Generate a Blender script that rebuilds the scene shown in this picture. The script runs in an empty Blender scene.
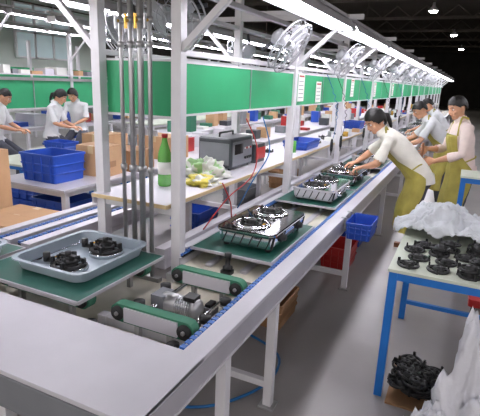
import bpy, bmesh, math, random
from mathutils import Vector, Matrix, noise
random.seed(7)
scene = bpy.context.scene
try:
    scene.view_settings.view_transform = 'Standard'
except Exception:
    pass

# ------------------------------------------------------------------ materials
def lin(c):
    out = []
    for x in c:
        x = x / 255.0
        out.append(x / 12.92 if x <= 0.04045 else ((x + 0.055) / 1.055) ** 2.4)
    return out

MATS = {}
def mat(name, rgb, rough=0.5, metal=0.0, var=0.06, scale=8.0, bump=0.0, emit=0.0, alpha=1.0, trans=0.0, spec=0.5):
    if name in MATS:
        return MATS[name]
    m = bpy.data.materials.new(name)
    m.use_nodes = True
    nt = m.node_tree
    b = nt.nodes['Principled BSDF']
    c = lin(rgb)
    tc = nt.nodes.new('ShaderNodeTexCoord')
    nz = nt.nodes.new('ShaderNodeTexNoise')
    nz.inputs['Scale'].default_value = scale
    nz.inputs['Detail'].default_value = 4
    nt.links.new(tc.outputs['Object'], nz.inputs['Vector'])
    cr = nt.nodes.new('ShaderNodeValToRGB')
    cr.color_ramp.elements[0].position = 0.3
    cr.color_ramp.elements[1].position = 0.7
    lo = [max(0, x * (1 - var)) for x in c]
    hi = [min(1, x * (1 + var)) for x in c]
    cr.color_ramp.elements[0].color = (*lo, 1)
    cr.color_ramp.elements[1].color = (*hi, 1)
    nt.links.new(nz.outputs['Fac'], cr.inputs['Fac'])
    nt.links.new(cr.outputs['Color'], b.inputs['Base Color'])
    b.inputs['Roughness'].default_value = rough
    b.inputs['Metallic'].default_value = metal
    b.inputs['Specular IOR Level'].default_value = spec
    if trans > 0:
        b.inputs['Transmission Weight'].default_value = trans
    if alpha < 1:
        b.inputs['Alpha'].default_value = alpha
    if emit > 0:
        b.inputs['Emission Color'].default_value = (*c, 1)
        b.inputs['Emission Strength'].default_value = emit
    if bump > 0:
        bp = nt.nodes.new('ShaderNodeBump')
        bp.inputs['Strength'].default_value = bump
        bp.inputs['Distance'].default_value = 0.02
        nz2 = nt.nodes.new('ShaderNodeTexNoise')
        nz2.inputs['Scale'].default_value = scale * 5
        nt.links.new(tc.outputs['Object'], nz2.inputs['Vector'])
        nt.links.new(nz2.outputs['Fac'], bp.inputs['Height'])
        nt.links.new(bp.outputs['Normal'], b.inputs['Normal'])
    MATS[name] = m
    return m

M_white = mat('painted_steel_white', (216, 214, 218), 0.4, var=0.04)
M_plate = mat('white_sheet_steel', (204, 201, 208), 0.38, var=0.05, scale=4)
M_cream = mat('cream_bed_plate', (204, 198, 182), 0.45, var=0.08)
M_steel = mat('galvanised_steel', (172, 172, 173), 0.33, 0.75, var=0.1)
M_alu = mat('aluminium_rail', (188, 186, 192), 0.35, 0.3, var=0.05)
M_chrome = mat('chrome', (228, 229, 234), 0.10, 1.0, var=0.03)
M_green = mat('green_panel', (46, 156, 104), 0.5, var=0.07, scale=3)
M_pallet = mat('green_pallet', (32, 88, 76), 0.45, var=0.12, scale=10)
M_belt = mat('green_belt', (56, 118, 92), 0.7, var=0.1)
M_chain = mat('blue_chain', (55, 105, 180), 0.4, var=0.1)
M_black = mat('black_iron', (26, 26, 28), 0.45, var=0.2)
M_blackg = mat('black_glass', (14, 15, 18), 0.08, var=0.1)
M_rubber = mat('dark_rubber', (42, 42, 42), 0.75, var=0.1)
M_tray = mat('grey_blue_enamel', (150, 162, 172), 0.3, var=0.04)
M_blue = mat('blue_paint', (24, 108, 190), 0.4, var=0.08)
M_crate = mat('blue_plastic', (34, 76, 176), 0.4, var=0.06)
M_card = mat('cardboard', (190, 152, 114), 0.85, var=0.08, scale=5, bump=0.1)
M_card2 = mat('cardboard_dark', (152, 114, 80), 0.85, var=0.08, scale=5)
M_tape = mat('packing_tape', (205, 182, 140), 0.3, var=0.03)
M_floor = mat('concrete_floor', (148, 144, 142), 0.34, var=0.12, scale=1.2, bump=0.05)
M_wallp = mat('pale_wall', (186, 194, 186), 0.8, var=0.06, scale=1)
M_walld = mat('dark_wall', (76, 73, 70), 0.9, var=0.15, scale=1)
M_ceil = mat('dark_ceiling', (72, 65, 58), 0.95, var=0.15, scale=1)
M_truss = mat('dark_steel', (84, 77, 70), 0.8, var=0.1)
M_glass = mat('window_glass', (175, 192, 196), 0.1, var=0.1, scale=1, emit=0.3)
M_tube = mat('fluorescent_tube', (250, 248, 255), 0.4, var=0.0, emit=30.0)
M_bay = mat('bay_lamp', (255, 248, 235), 0.4, var=0.0, emit=90.0)
M_paper = mat('paper', (228, 228, 222), 0.8, var=0.03)
M_fan = mat('fan_grey', (172, 173, 178), 0.45, var=0.05)
M_fand = mat('fan_dark', (90, 92, 98), 0.45, var=0.05)
M_cloth = mat('pale_cloth', (204, 207, 212), 0.9, var=0.08, scale=14, bump=0.3)
M_sack = mat('white_plastic_sack', (212, 212, 219), 0.35, var=0.05, scale=10, bump=0.25)
M_bagy = mat('yellow_plastic_bag', (205, 190, 80), 0.4, var=0.35, scale=12)
M_bottle = mat('green_bottle', (100, 180, 80), 0.15, var=0.05, alpha=0.8)
M_red = mat('red_hose', (170, 40, 40), 0.4, var=0.05)
M_hoseb = mat('blue_hose', (25, 100, 160), 0.4, var=0.05)
M_wood = mat('brown_wood', (128, 80, 50), 0.6, var=0.2, scale=12)
M_topg = mat('table_top_pale', (196, 202, 186), 0.5, var=0.06)
M_skin = mat('skin', (210, 158, 126), 0.55, var=0.05)
M_skinr = mat('lips', (160, 84, 74), 0.5, var=0.05)
M_hair = mat('black_hair', (20, 17, 16), 0.5, var=0.25, scale=40, bump=0.2)
M_eyew = mat('eye_white', (225, 222, 218), 0.3, var=0.02)
M_eyed = mat('eye_iris', (30, 18, 12), 0.2, var=0.02)
M_shirt = mat('cream_shirt', (238, 234, 224), 0.85, var=0.05, scale=15, bump=0.2)
M_shirtp = mat('pink_shirt', (236, 217, 211), 0.85, var=0.05, scale=15, bump=0.2)
M_shirtw = mat('white_uniform', (228, 229, 232), 0.85, var=0.05, scale=15, bump=0.2)
M_apron = mat('olive_apron', (172, 160, 78), 0.75, var=0.12, scale=10, bump=0.2)
M_trous = mat('grey_trousers', (74, 76, 86), 0.85, var=0.1, scale=15)
M_shoe = mat('dark_shoe', (28, 26, 26), 0.6, var=0.1)
M_redp = mat('red_plastic', (170, 34, 34), 0.4, var=0.06)
M_screen = mat('instrument_panel', (60, 64, 70), 0.4, var=0.1)
M_grey = mat('grey_housing', (122, 124, 130), 0.5, var=0.06)
M_brass = mat('brass', (190, 150, 70), 0.3, 0.9, var=0.06)

# ------------------------------------------------------------------ mesh builder
class MB:
    def __init__(self):
        self.v = []; self.f = []; self.m = []; self.s = []; self.mats = []; self.M = Matrix()
    def mi(self, m):
        if m not in self.mats: self.mats.append(m)
        return self.mats.index(m)
    def add(self, vs, fs, m, smooth=False):
        o = len(self.v); k = self.mi(m)
        for p in vs: self.v.append(self.M @ Vector(p))
        for f in fs:
            self.f.append([o + i for i in f]); self.m.append(k); self.s.append(smooth)
    def b(self, x0, x1, y0, y1, z0, z1, m):
        vs = [(x0,y0,z0),(x1,y0,z0),(x1,y1,z0),(x0,y1,z0),(x0,y0,z1),(x1,y0,z1),(x1,y1,z1),(x0,y1,z1)]
        self.add(vs, [(0,3,2,1),(4,5,6,7),(0,1,5,4),(1,2,6,5),(2,3,7,6),(3,0,4,7)], m)
    def beam(self, p0, p1, w, h, m):
        p0 = Vector(p0); p1 = Vector(p1); d = (p1 - p0).normalized()
        up = Vector((0,0,1)) if abs(d.z) < 0.95 else Vector((0,1,0))
        s = d.cross(up).normalized() * w / 2; u = s.cross(d).normalized() * h / 2
        vs = [p0-s-u, p0+s-u, p0+s+u, p0-s+u, p1-s-u, p1+s-u, p1+s+u, p1-s+u]
        self.add(vs, [(0,1,2,3),(4,7,6,5),(0,4,5,1),(1,5,6,2),(2,6,7,3),(3,7,4,0)], m)
    def tube(self, pts, rad, m, n=10, cap=True, side=None):
        pts = [Vector(p) for p in pts]
        if not hasattr(rad, '__len__'): rad = [rad] * len(pts)
        k = len(pts); vs = []
        T = []
        for i in range(k):
            a = pts[max(0, i-1)]; c = pts[min(k-1, i+1)]
            t = (c - a)
            T.append(t.normalized() if t.length > 1e-9 else Vector((0,0,1)))
        ref = Vector(side) if side else (Vector((1,0,0)) if abs(T[0].x) < 0.9 else Vector((0,1,0)))
        for i in range(k):
            s = (ref - T[i] * ref.dot(T[i])).normalized(); ref = s
            u = T[i].cross(s)
            r = rad[i]
            ra, rb = (r if hasattr(r, '__len__') else (r, r))
            for j in range(n):
                a = 2*math.pi*j/n
                vs.append(pts[i] + s*math.cos(a)*ra + u*math.sin(a)*rb)
        fs = []
        for i in range(k-1):
            for j in range(n):
                fs.append((i*n+j, i*n+(j+1)%n, (i+1)*n+(j+1)%n, (i+1)*n+j))
        if cap:
            fs.append(tuple(reversed(range(n)))); fs.append(tuple(range((k-1)*n, k*n)))
        self.add(vs, fs, m, True)
    def cyl(self, p0, p1, r, m, n=14):
        self.tube([p0, p1], r, m, n)
    def lathe(self, prof, c, m, n=20, rot=None):
        R = rot if rot else Matrix.Identity(3)
        c = Vector(c); vs = []
        for (r, z) in prof:
            for j in range(n):
                a = 2*math.pi*j/n
                vs.append(c + R @ Vector((r*math.cos(a), r*math.sin(a), z)))
        fs = []
        for i in range(len(prof)-1):
            for j in range(n):
                fs.append((i*n+j, i*n+(j+1)%n, (i+1)*n+(j+1)%n, (i+1)*n+j))
        if prof[0][0] > 1e-4: fs.append(tuple(reversed(range(n))))
        if prof[-1][0] > 1e-4: fs.append(tuple(range((len(prof)-1)*n, len(prof)*n)))
        self.add(vs, fs, m, True)
    def torus(self, c, R, r, m, n=20, k=6, rot=None):
        c = Vector(c); Q = rot if rot else Matrix.Identity(3); vs = []; fs = []
        for i in range(n):
            a = 2*math.pi*i/n
            for j in range(k):
                b = 2*math.pi*j/k
                vs.append(c + Q @ Vector(((R+r*math.cos(b))*math.cos(a), (R+r*math.cos(b))*math.sin(a), r*math.sin(b))))
        for i in range(n):
            for j in range(k):
                fs.append((i*k+j, ((i+1)%n)*k+j, ((i+1)%n)*k+(j+1)%k, i*k+(j+1)%k))
        self.add(vs, fs, m, True)
    def rr(self, loops, m, c=(0,0), seg=5, smooth=False, capb=True, capt=True):
        vs = []; n = 4*(seg+1)
        for (w, d, r, z) in loops:
            for q, (sx, sy) in enumerate([(1,1),(-1,1),(-1,-1),(1,-1)]):
                for i in range(seg+1):
                    a = math.pi/2*(q + i/seg)
                    vs.append((c[0]+sx*(w/2-r)+r*math.cos(a), c[1]+sy*(d/2-r)+r*math.sin(a), z))
        fs = []
        for i in range(len(loops)-1):
            for j in range(n):
                fs.append((i*n+j, i*n+(j+1)%n, (i+1)*n+(j+1)%n, (i+1)*n+j))
        if capb: fs.append(tuple(reversed(range(n))))
        if capt: fs.append(tuple(range((len(loops)-1)*n, len(loops)*n)))
        self.add(vs, fs, m, smooth)
    def ball(self, c, r, m, n=12, k=8):
        prof_v = []; fs = []
        c = Vector(c)
        if not hasattr(r, '__len__'): r = (r, r, r)
        for i in range(k+1):
            t = math.pi*i/k
            for j in range(n):
                a = 2*math.pi*j/n
                prof_v.append(c + Vector((r[0]*math.sin(t)*math.cos(a), r[1]*math.sin(t)*math.sin(a), r[2]*math.cos(t))))
        for i in range(k):
            for j in range(n):
                fs.append((i*n+j, (i+1)*n+j, (i+1)*n+(j+1)%n, i*n+(j+1)%n))
        self.add(prof_v, fs, m, True)
    def mesh(self, name):
        me = bpy.data.meshes.new(name)
        me.from_pydata([tuple(p) for p in self.v], [], self.f)
        for m in self.mats: me.materials.append(m)
        me.polygons.foreach_set('material_index', self.m)
        me.polygons.foreach_set('use_smooth', self.s)
        me.update()
        return me
    def obj(self, name, bevel=0.0, loc=None, rotz=0.0):
        me = self.mesh(name)
        o = bpy.data.objects.new(name, me)
        scene.collection.objects.link(o)
        if loc is not None: o.location = loc
        else:
            c = Vector((0,0,0))
            for v in me.vertices: c += v.co
            c /= max(1, len(me.vertices))
            me.transform(Matrix.Translation(-c)); o.location = c
        o.rotation_euler = (0, 0, rotz)
        if bevel > 0:
            md = o.modifiers.new('bevel', 'BEVEL'); md.width = bevel; md.segments = 2
            md.limit_method = 'ANGLE'; md.angle_limit = math.radians(50)
        return o

def inst(me, name, loc, rotz=0.0, rot=None):
    o = bpy.data.objects.new(name, me)
    scene.collection.objects.link(o)
    o.location = loc
    o.rotation_euler = rot if rot else (0, 0, rotz)
    return o

def spline(pts, k=6):
    pts = [Vector(p) for p in pts]; out = []
    for i in range(len(pts)-1):
        p0 = pts[max(0,i-1)]; p1 = pts[i]; p2 = pts[i+1]; p3 = pts[min(len(pts)-1,i+2)]
        for j in range(k):
            t = j/k
            out.append(0.5*((2*p1)+(-p0+p2)*t+(2*p0-5*p1+4*p2-p3)*t*t+(-p0+3*p1-3*p2+p3)*t**3))
    out.append(pts[-1]); return out

# ------------------------------------------------------------------ room shell
Y0, Y1 = -6.0, 56.0
a = MB(); a.b(-14.2, 10, Y0, Y1, -0.1, 0, M_floor); a.obj('floor')
a = MB(); a.b(-14.2, 10, Y0, Y1, 6.0, 6.1, M_ceil); a.obj('ceiling')
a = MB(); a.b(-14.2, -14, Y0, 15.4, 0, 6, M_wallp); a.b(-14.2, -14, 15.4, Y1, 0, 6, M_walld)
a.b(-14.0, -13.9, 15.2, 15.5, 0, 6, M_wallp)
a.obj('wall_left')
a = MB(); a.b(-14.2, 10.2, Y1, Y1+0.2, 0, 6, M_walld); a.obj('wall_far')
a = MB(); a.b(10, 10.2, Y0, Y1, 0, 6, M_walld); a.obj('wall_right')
for i, y in enumerate([3.2, 6.4, 9.6, 12.8]):
    a = MB()
    a.b(-14.0, -13.97, y-1.2, y+1.2, 2.3, 4.0, M_glass)
    for yy in (-1.2, -0.4, 0.4, 1.2): a.b(-14.0, -13.93, y+yy-0.04, y+yy+0.04, 2.25, 4.05, M_white)
    for zz in (2.28, 3.1, 4.0): a.b(-14.0, -13.93, y-1.2, y+1.2, zz-0.03, zz+0.03, M_white)
    a.obj('window_%d' % (i+1))
a = MB()
for y in range(4, 56, 6):
    a.b(-14, 10, y-0.08, y+0.08, 5.3, 5.45, M_truss)
    for k in range(16):
        x = -14 + 1.5*k
        a.beam((x, y, 5.4), (x+0.75, y, 5.98), 0.06, 0.06, M_truss)
        a.beam((x+0.75, y, 5.98), (x+1.5, y, 5.4), 0.06, 0.06, M_truss)
a.obj('roof_truss')

# ------------------------------------------------------------------ conveyor A
YL = 27.0
a = MB()
a.b(-0.82, -0.73, 0.9, YL, 0.765, 0.785, M_plate)
a.b(-0.745, -0.73, 0.9, YL, 0.675, 0.765, M_alu)
a.b(-0.76, -0.725, 0.9, YL, 0.665, 0.678, M_plate)
a.b(-0.86, -0.85, 1.32, YL, 0.66, 0.765, M_alu)
a.b(-1.36, -0.86, 2.12, YL, 0.70, 0.715, M_cream)
a.b(-2.60, -0.86, 1.30, 2.12, 0.60, 0.615, M_cream)
for x in (-1.22, -1.0):
    a.b(x-0.02, x+0.02, 2.2, YL, 0.715, 0.733, M_alu)
a.b(-1.44, -1.39, 2.24, YL, 0.66, 0.785, M_plate)
a.b(-1.37, -1.36, 2.12, YL, 0.66, 0.765, M_alu)
a.b(-3.0, -0.73, 0.90, 1.30, 0.770, 0.788, M_plate)
a.b(-3.0, -0.73, 0.895, 0.91, 0.66, 0.770, M_grey)
a.b(-2.98, -0.86, 1.29, 1.30, 0.60, 0.770, M_alu)
a.b(-3.0, -0.75, 0.93, 1.0, 0.60, 0.66, M_grey)
a.b(-1.55, -1.48, 2.14, YL, 0.66, 0.785, M_plate)
for x in (-2.56, -2.40, -2.24):
    a.b(x-0.025, x+0.045, 1.80, YL, 0.70, 0.785, M_plate)
a.b(-2.6, -2.2, 1.80, YL, 0.66, 0.70, M_alu)
ys = [1.0, 1.55, 2.12] + [2.12+1.78*k for k in range(1, 14)]
for y in ys:
    for x in (-0.775, -1.415):
        a.b(x-0.024, x+0.024, y-0.024, y+0.024, 0.012, 0.665, M_white)
        a.b(x-0.045, x+0.045, y-0.045, y+0.045, 0, 0.012, M_steel)
    a.b(-1.40, -0.79, y-0.018, y+0.018, 0.12, 0.16, M_white)
    a.b(-1.40, -0.79, y-0.018, y+0.018, 0.62, 0.66, M_white)
    a.b(-2.43, -2.38, y-0.024, y+0.024, 0, 0.66, M_white)
    a.b(-2.40, -1.42, y-0.018, y+0.018, 0.56, 0.60, M_white)
a.b(-0.795, -0.755, 1.0, 1.55, 0.3, 0.34, M_white)
a.b(-1.43, -1.40, 2.12, YL, 0.30, 0.34, M_white)
a.obj('conveyor_line', bevel=0.002)

a = MB()
def chain(x, ya, yb):
    y = ya
    while y < yb:
        st = 0.035
        a.b(x-0.012, x+0.012, y, y+0.024, 0.768, 0.782, M_chain)
        a.b(x-0.005, x+0.005, y+0.02, y+0.036, 0.770, 0.779, M_steel)
        y += st
    a.b(x-0.016, x+0.016, ya, yb, 0.755, 0.766, M_rubber)
chain(-0.836, 1.32, 12); chain(-1.376, 2.14, 9); chain(-2.30, 1.82, 8); chain(-2.46, 1.82, 8)
a.obj('conveyor_chain')

def belt_unit(x0, x1, y, top=0.785, h=0.085, w=0.05):
    a = MB(); r = h/2; zc = top - r; n = 10
    loop = []
    for i in range(n+1):
        t = math.pi/2 - math.pi*i/n
        loop.append((x1-r+r*math.cos(t), zc+r*math.sin(t)))
    for i in range(n+1):
        t = -math.pi/2 - math.pi*i/n
        loop.append((x0+r+r*math.cos(t), zc+r*math.sin(t)))
    L = len(loop)
    vs = [(p[0], y-w/2, p[1]) for p in loop] + [(p[0], y+w/2, p[1]) for p in loop]
    fs = [(i, (i+1)%L, L+(i+1)%L, L+i) for i in range(L)] + [tuple(reversed(range(L, 2*L))), tuple(range(L))]
    a.add(vs, fs, M_belt, False)
    for s in (-1, 1):
        a.b(x0+h*0.9, x1-h*0.9, y+s*(w/2+0.004)-0.004, y+s*(w/2+0.004)+0.004, zc-r*0.78, zc+r*0.78, M_plate)
        for xx in (x0+r, x1-r):
            a.cyl((xx, y+s*w/2, zc), (xx, y+s*(w/2+0.012), zc), r*0.78, M_rubber, 18)
            a.cyl((xx, y+s*(w/2+0.012), zc), (xx, y+s*(w/2+0.02), zc), r*0.22, M_steel, 10)
    for xx in (x0+0.13, x1-0.13):
        a.b(xx-0.012, xx+0.012, y-0.012, y+0.012, 0.615, zc-r+0.002, M_steel)
    return a.obj('transfer_belt')
belt_unit(-1.31, -0.88, 1.50); belt_unit(-1.31, -0.88, 1.98)
belt_unit(-2.04, -1.44, 1.50, top=0.787); belt_unit(-2.04, -1.44, 1.93, top=0.787)
a = MB(); rx = Matrix.Rotation(math.radians(90), 3, 'Y')
a.lathe([(0.02,-0.11),(0.045,-0.11),(0.05,-0.10),(0.05,-0.03),(0.044,-0.028),(0.044,0.06),(0.05,0.062),(0.05,0.085),(0.03,0.10),(0.0,0.10)], (-1.10,1.74,0.70), M_steel, 22, rx)
for k in range(7): a.torus((-1.12+0.012*k, 1.74, 0.70), 0.045, 0.003, M_chrome, 22, 5, rx)
a.b(-1.25, -1.18, 1.69, 1.79, 0.655, 0.745, M_grey); a.b(-1.20, -1.0, 1.70, 1.78, 0.615, 0.655, M_black)
a.cyl((-1.215, 1.53, 0.70), (-1.215, 1.95, 0.70), 0.011, M_chrome)
a.cyl((-0.98, 1.53, 0.68), (-0.98, 1.95, 0.68), 0.009, M_chrome)
a.b(-1.08,-1.02,1.71,1.77,0.745,0.765,M_black)
a.obj('drive_motor')
a = MB()
for (x,y) in ((-1.28,1.64),(-0.93,1.66),(-1.28,1.86),(-0.93,1.86),(-1.34,1.38),(-0.93,1.40)):
    a.cyl((x,y,0.615),(x,y,0.70),0.018,M_steel); a.cyl((x,y,0.70),(x,y,0.725),0.028,M_black)
for (x0,x1,y0,y1) in ((-1.33,-1.28,1.56,1.62),(-1.05,-1.0,1.84,1.92),(-0.94,-0.90,1.72,1.80)):
    a.b(x0,x1,y0,y1,0.615,0.66,M_grey); a.b(x0+0.01,x1-0.01,y0+0.01,y1-0.01,0.66,0.675,M_black)
a.obj('locating_stops')

def pallet(x0, x1, y0, y1, z=0.787, t=0.014):
    a = MB(); cx, cy = (x0+x1)/2, (y0+y1)/2
    w, d = x1-x0, y1-y0
    a.rr([(w,d,0.02,0),(w,d,0.02,t)], M_pallet)
    a.rr([(w*0.99,d*0.99,0.02,t),(w*0.985,d*0.985,0.02,t+0.0015)], M_pallet)
    for s in (-1,1):
        a.b(s*(w/2)-0.004, s*(w/2)+0.004, -d/2, d/2, 0.001, t+0.002, M_alu)
        a.b(-w/2, w/2, s*(d/2)-0.004, s*(d/2)+0.004, 0.001, t+0.002, M_alu)
    return a.obj('conveyor_pallet', loc=(cx, cy, z))
pallet(-2.09, -1.40, 1.37, 2.02, z=0.7875)
pallet(-2.80, -2.13, 1.02, 1.72, z=0.789)

def burner(a, c, s=1.0, prongs=4, m=None, tilt=None):
    m = m or M_black
    old = a.M.copy()
    a.M = old @ Matrix.Translation(Vector(c)) @ (tilt if tilt else Matrix()) @ Matrix.Scale(s, 4)
    a.lathe([(0.0,0.0),(0.035,0.0),(0.038,0.012),(0.030,0.016),(0.030,0.026),(0.024,0.032),(0.010,0.033),(0.008,0.027),(0.0,0.027)], (0,0,0), m, 18)
    a.torus((0,0,0.008), 0.062, 0.009, m, 22, 6)
    for k in range(prongs):
        t = 2*math.pi*k/prongs+0.4
        d = Vector((math.cos(t), math.sin(t), 0))
        a.beam(d*0.03+Vector((0,0,0.006)), d*0.075+Vector((0,0,0.006)), 0.014, 0.01, m)
        a.beam(d*0.066+Vector((0,0,0.0)), d*0.066+Vector((0,0,0.038)), 0.01, 0.014, m)
    a.M = old

def basin(loc, w=0.48, d=0.55, name='hob_casing', rotz=0.0):
    a = MB()
    a.rr([(w*0.82,d*0.82,0.05,0.0),(w*0.88,d*0.88,0.06,0.006),(w*0.93,d*0.93,0.06,0.050),(w,d,0.065,0.058),(w,d,0.065,0.064),
          (w*0.91,d*0.92,0.06,0.062),(w*0.86,d*0.87,0.055,0.012),(w*0.8,d*0.8,0.05,0.009)], M_tray, smooth=False)
    for (x,y) in ((0.03,-0.13),(0.04,0.13)):
        a.lathe([(0.095,0.009),(0.095,0.020),(0.08,0.024),(0.0,0.024)], (x,y,0), M_tray, 24)
        a.torus((x,y,0.024),0.088,0.005,M_chrome,24,6)
        burner(a, (x,y,0.024), 1.2, 4)
        burner(a, (x,y,0.050), 0.8, 4)
        a.cyl((x,y,0.075),(x,y,0.100),0.016,M_black)
        a.b(x-0.05,x+0.05,y-0.012,y+0.012,0.07,0.085,M_black)
        a.cyl((x-0.03,y,0.028),(x-0.15,y,0.028),0.012,M_black); a.cyl((x-0.15,y,0.02),(x-0.15,y,0.065),0.018,M_black)
        a.tube(spline([(x,y+0.03,0.04),(x-0.06,y+0.07,0.045),(x-0.14,y+0.04,0.03)]),0.005,M_brass,6)
    a.b(-0.17,-0.15,-0.2,0.2,0.02,0.032,M_chrome)
    for k in range(5): a.cyl((0.16,-0.18+0.09*k,0.009),(0.16,-0.18+0.09*k,0.02),0.006,M_brass,8)
    return a.obj(name, loc=loc, rotz=rotz)
basin((-1.72, 1.74, 0.8035)); basin((-2.36, 1.38, 0.8055), 0.5, 0.5)

def stove_mesh(style):
    a = MB()
    w, d = 0.38, 0.60
    body = M_chrome if style == 0 else M_plate
    a.rr([(w*0.86,d*0.9,0.03,0.0),(w*0.92,d*0.94,0.04,0.02),(w*0.95,d*0.96,0.04,0.07),(w,d,0.045,0.085),(w,d,0.045,0.092)], body)
    top = M_blackg if style == 0 else M_chrome
    a.rr([(w*0.97,d*0.985,0.04,0.0925),(w*0.97,d*0.985,0.04,0.098)], top)
    for y in (-0.15, 0.15):
        a.lathe([(0.115,0.098),(0.118,0.103),(0.10,0.106),(0.085,0.100),(0.0,0.100)], (-0.015,y,0), M_chrome, 26)
        a.torus((-0.015,y,0.108), 0.098, 0.006, M_chrome if style==0 else M_black, 26, 6)
        burner(a, (-0.015,y,0.100), 1.05, 5, M_black)
    for y in (-0.15, 0.15):
        ry = Matrix.Rotation(math.radians(90), 3, 'Y')
        a.lathe([(0.03,0),(0.03,0.008),(0.02,0.012),(0.018,0.03),(0,0.03)], (w*0.47,y,0.05), M_black if style==0 else M_chrome, 18, ry)
    a.b(w*0.462,w*0.468,-0.09,0.09,0.03,0.062,M_blackg)
    for y in (-0.27,-0.09,0.09,0.27):
        a.beam((w*0.44,y,0.008),(w*0.475,y,0.08),0.012,0.006,M_black)
    for k in range(6):
        x=-0.14+0.056*k
        a.beam((x,-d*0.475,0.012),(x+0.03,-d*0.482,0.078),0.008,0.006,M_black)
    for sx in (-1,1):
        for sy in (-1,1):
            a.lathe([(0.018,-0.02),(0.022,-0.005),(0.016,0.003)], (sx*w*0.36,sy*d*0.4,0), M_black, 12)
    a.torus((0.06,-0.15,0.112),0.012,0.003,M_brass,10,5)
    return a.mesh('gas_stove')
st0 = stove_mesh(0); st1 = stove_mesh(1)
slots = [(2.64, 0), (3.98, 1), (4.80, 0), (6.2, 1), (7.6, 0), (9.0, 1), (10.5, 0), (12.2, 1), (14, 0), (16,1)]
for (y, s) in slots:
    a = MB()
    w, d = 0.515, 0.80 if s == 0 else 0.74
    a.rr([(w,d,0.02,0.0),(w,d,0.02,0.014)], M_pallet)
    a.b(-w/2-0.003, -w/2+0.006, -d/2, d/2, 0, 0.016, M_alu); a.b(w/2-0.006, w/2+0.003, -d/2, d/2, 0, 0.016, M_alu)
    a.b(-w/2, w/2, -d/2-0.003, -d/2+0.006, 0, 0.016, M_alu)
    for sx in (-1,1):
        for sy in (-1,1):
            a.cyl((sx*0.12, sy*d*0.38, -0.05), (sx*0.12, sy*d*0.38, 0), 0.014, M_steel)
    a.obj('conveyor_pallet', loc=(-1.108, y, 0.7835))
    inst(st0 if s == 0 else st1, 'gas_stove', (-1.07, y, 0.7995+0.02))
a = MB()
a.lathe([(0.028,0),(0.028,0.02),(0.014,0.026),(0.014,0.07),(0.02,0.075),(0.02,0.10),(0,0.10)], (-1.08,2.17,0.735), M_black, 14)
a.b(-1.11,-1.05,2.14,2.19,0.715,0.737,M_black)
a.obj('pallet_stop')

# ------------------------------------------------------------------ overhead frame
posts_y = [2.16 + 1.8*k for k in range(14)]
ZT = 2.45
XR, XL = -1.40, -1.94
a = MB()
for i, y in enumerate(posts_y):
    for x in (XR, XL):
        a.b(x-0.03, x+0.03, y-0.03, y+0.03, 0.0, ZT, M_white)
        a.b(x-0.05, x+0.05, y-0.05, y+0.05, 0.0, 0.01, M_steel)
    a.b(XL+0.03, XR-0.03, y-0.02, y+0.02, 2.30, 2.34, M_white)
    a.b(XL+0.03, XR-0.03, y-0.02, y+0.02, 1.00, 1.045, M_white)
    a.beam((XR+0.02, y, 1.90), (-0.98, y, 2.26), 0.035, 0.035, M_white)
    a.beam((XL-0.02, y, 1.90), (-2.33, y, 2.26), 0.035, 0.035, M_white)
    a.b(-2.5, -0.85, y-0.018, y+0.018, 2.262, 2.30, M_white)
for x in (XR, XL):
    a.b(x-0.02, x+0.02, posts_y[0]+0.03, YL, 1.87, 1.90, M_white)
    a.b(x-0.02, x+0.02, posts_y[0]+0.03, YL, 2.19, 2.22, M_white)
a.obj('assembly_line_frame', bevel=0.002)
a = MB(); a.b(-1.98, -1.44, 2.10, YL, 1.047, 1.068, M_plate); a.b(-1.98,-1.97,2.10,YL,1.0,1.047,M_plate); a.b(-1.442,-1.435,2.10,YL,1.044,1.068,M_tape)
a.b(-1.98,-1.44,2.095,2.10,1.044,1.068,M_tape)
a.obj('work_shelf', bevel=0.002)

a = MB()
L = 1.74
a.b(-0.008, 0.008, -L/2, L/2, 0.0, 0.29, M_green)
for z in (0.0, 0.278): a.b(-0.012, 0.012, -L/2, L/2, z, z+0.012, M_white)
a.b(-0.011, 0.011, -0.008, 0.008, 0.012, 0.278, M_steel)
pm = a.mesh('green_backboard')
for i in range(13):
    inst(pm, 'green_backboard', (XR, posts_y[i]+0.9, 1.555))
    if i > 1: inst(pm, 'green_backboard', (XL, posts_y[i]+0.9, 1.555))
a = MB()
a.b(-1.908,-1.432,2.19,2.205,1.55,1.84,M_green)
a.b(-1.908,-1.432,2.186,2.209,1.535,1.55,M_white); a.b(-1.908,-1.432,2.186,2.209,1.84,1.852,M_white)
a.obj('green_backboard')
for (y, z, h) in ((4.05,1.60,0.24),(4.6,1.58,0.2),(6.1,1.62,0.22),(7.7,1.6,0.22),(9.6,1.6,0.22)):
    a = MB(); x = XR+0.014; a.b(x,x+0.004,y,y+0.17,z,z+h,M_paper)
    for k in range(5): a.b(x+0.004,x+0.005,y+0.02,y+0.14,z+0.03+k*0.035,z+0.036+k*0.035,M_grey)
    a.b(x+0.004,x+0.0055,y+0.02,y+0.15,z+h-0.03,z+h-0.015,M_redp)
    a.obj('notice_sheet')

a = MB()
for (x, r) in ((-1.70,0.012),(-1.635,0.015),(-1.575,0.017),(-1.515,0.012)):
    a.cyl((x,2.065,0.616),(x,2.065,2.9),r,M_steel,12)
    for z in (1.25,1.9,2.02):
        a.cyl((x,2.065,z),(x,2.065,z+0.03),r*1.5,M_steel,10)
    a.cyl((x,2.065,2.03),(x,2.035,2.03),0.008,M_brass,8)
    a.b(x-0.004,x+0.004,2.02,2.035,1.99,2.06,M_brass if r>0.014 else M_steel)
a.b(-1.75,-1.46,2.045,2.085,0.616,0.64,M_steel)
a.b(-1.72,-1.49,2.08,2.095,1.45,1.48,M_white)
a.b(-1.72,-1.49,2.08,2.095,2.14,2.17,M_white)
a.obj('gas_supply_pipes')

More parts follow.
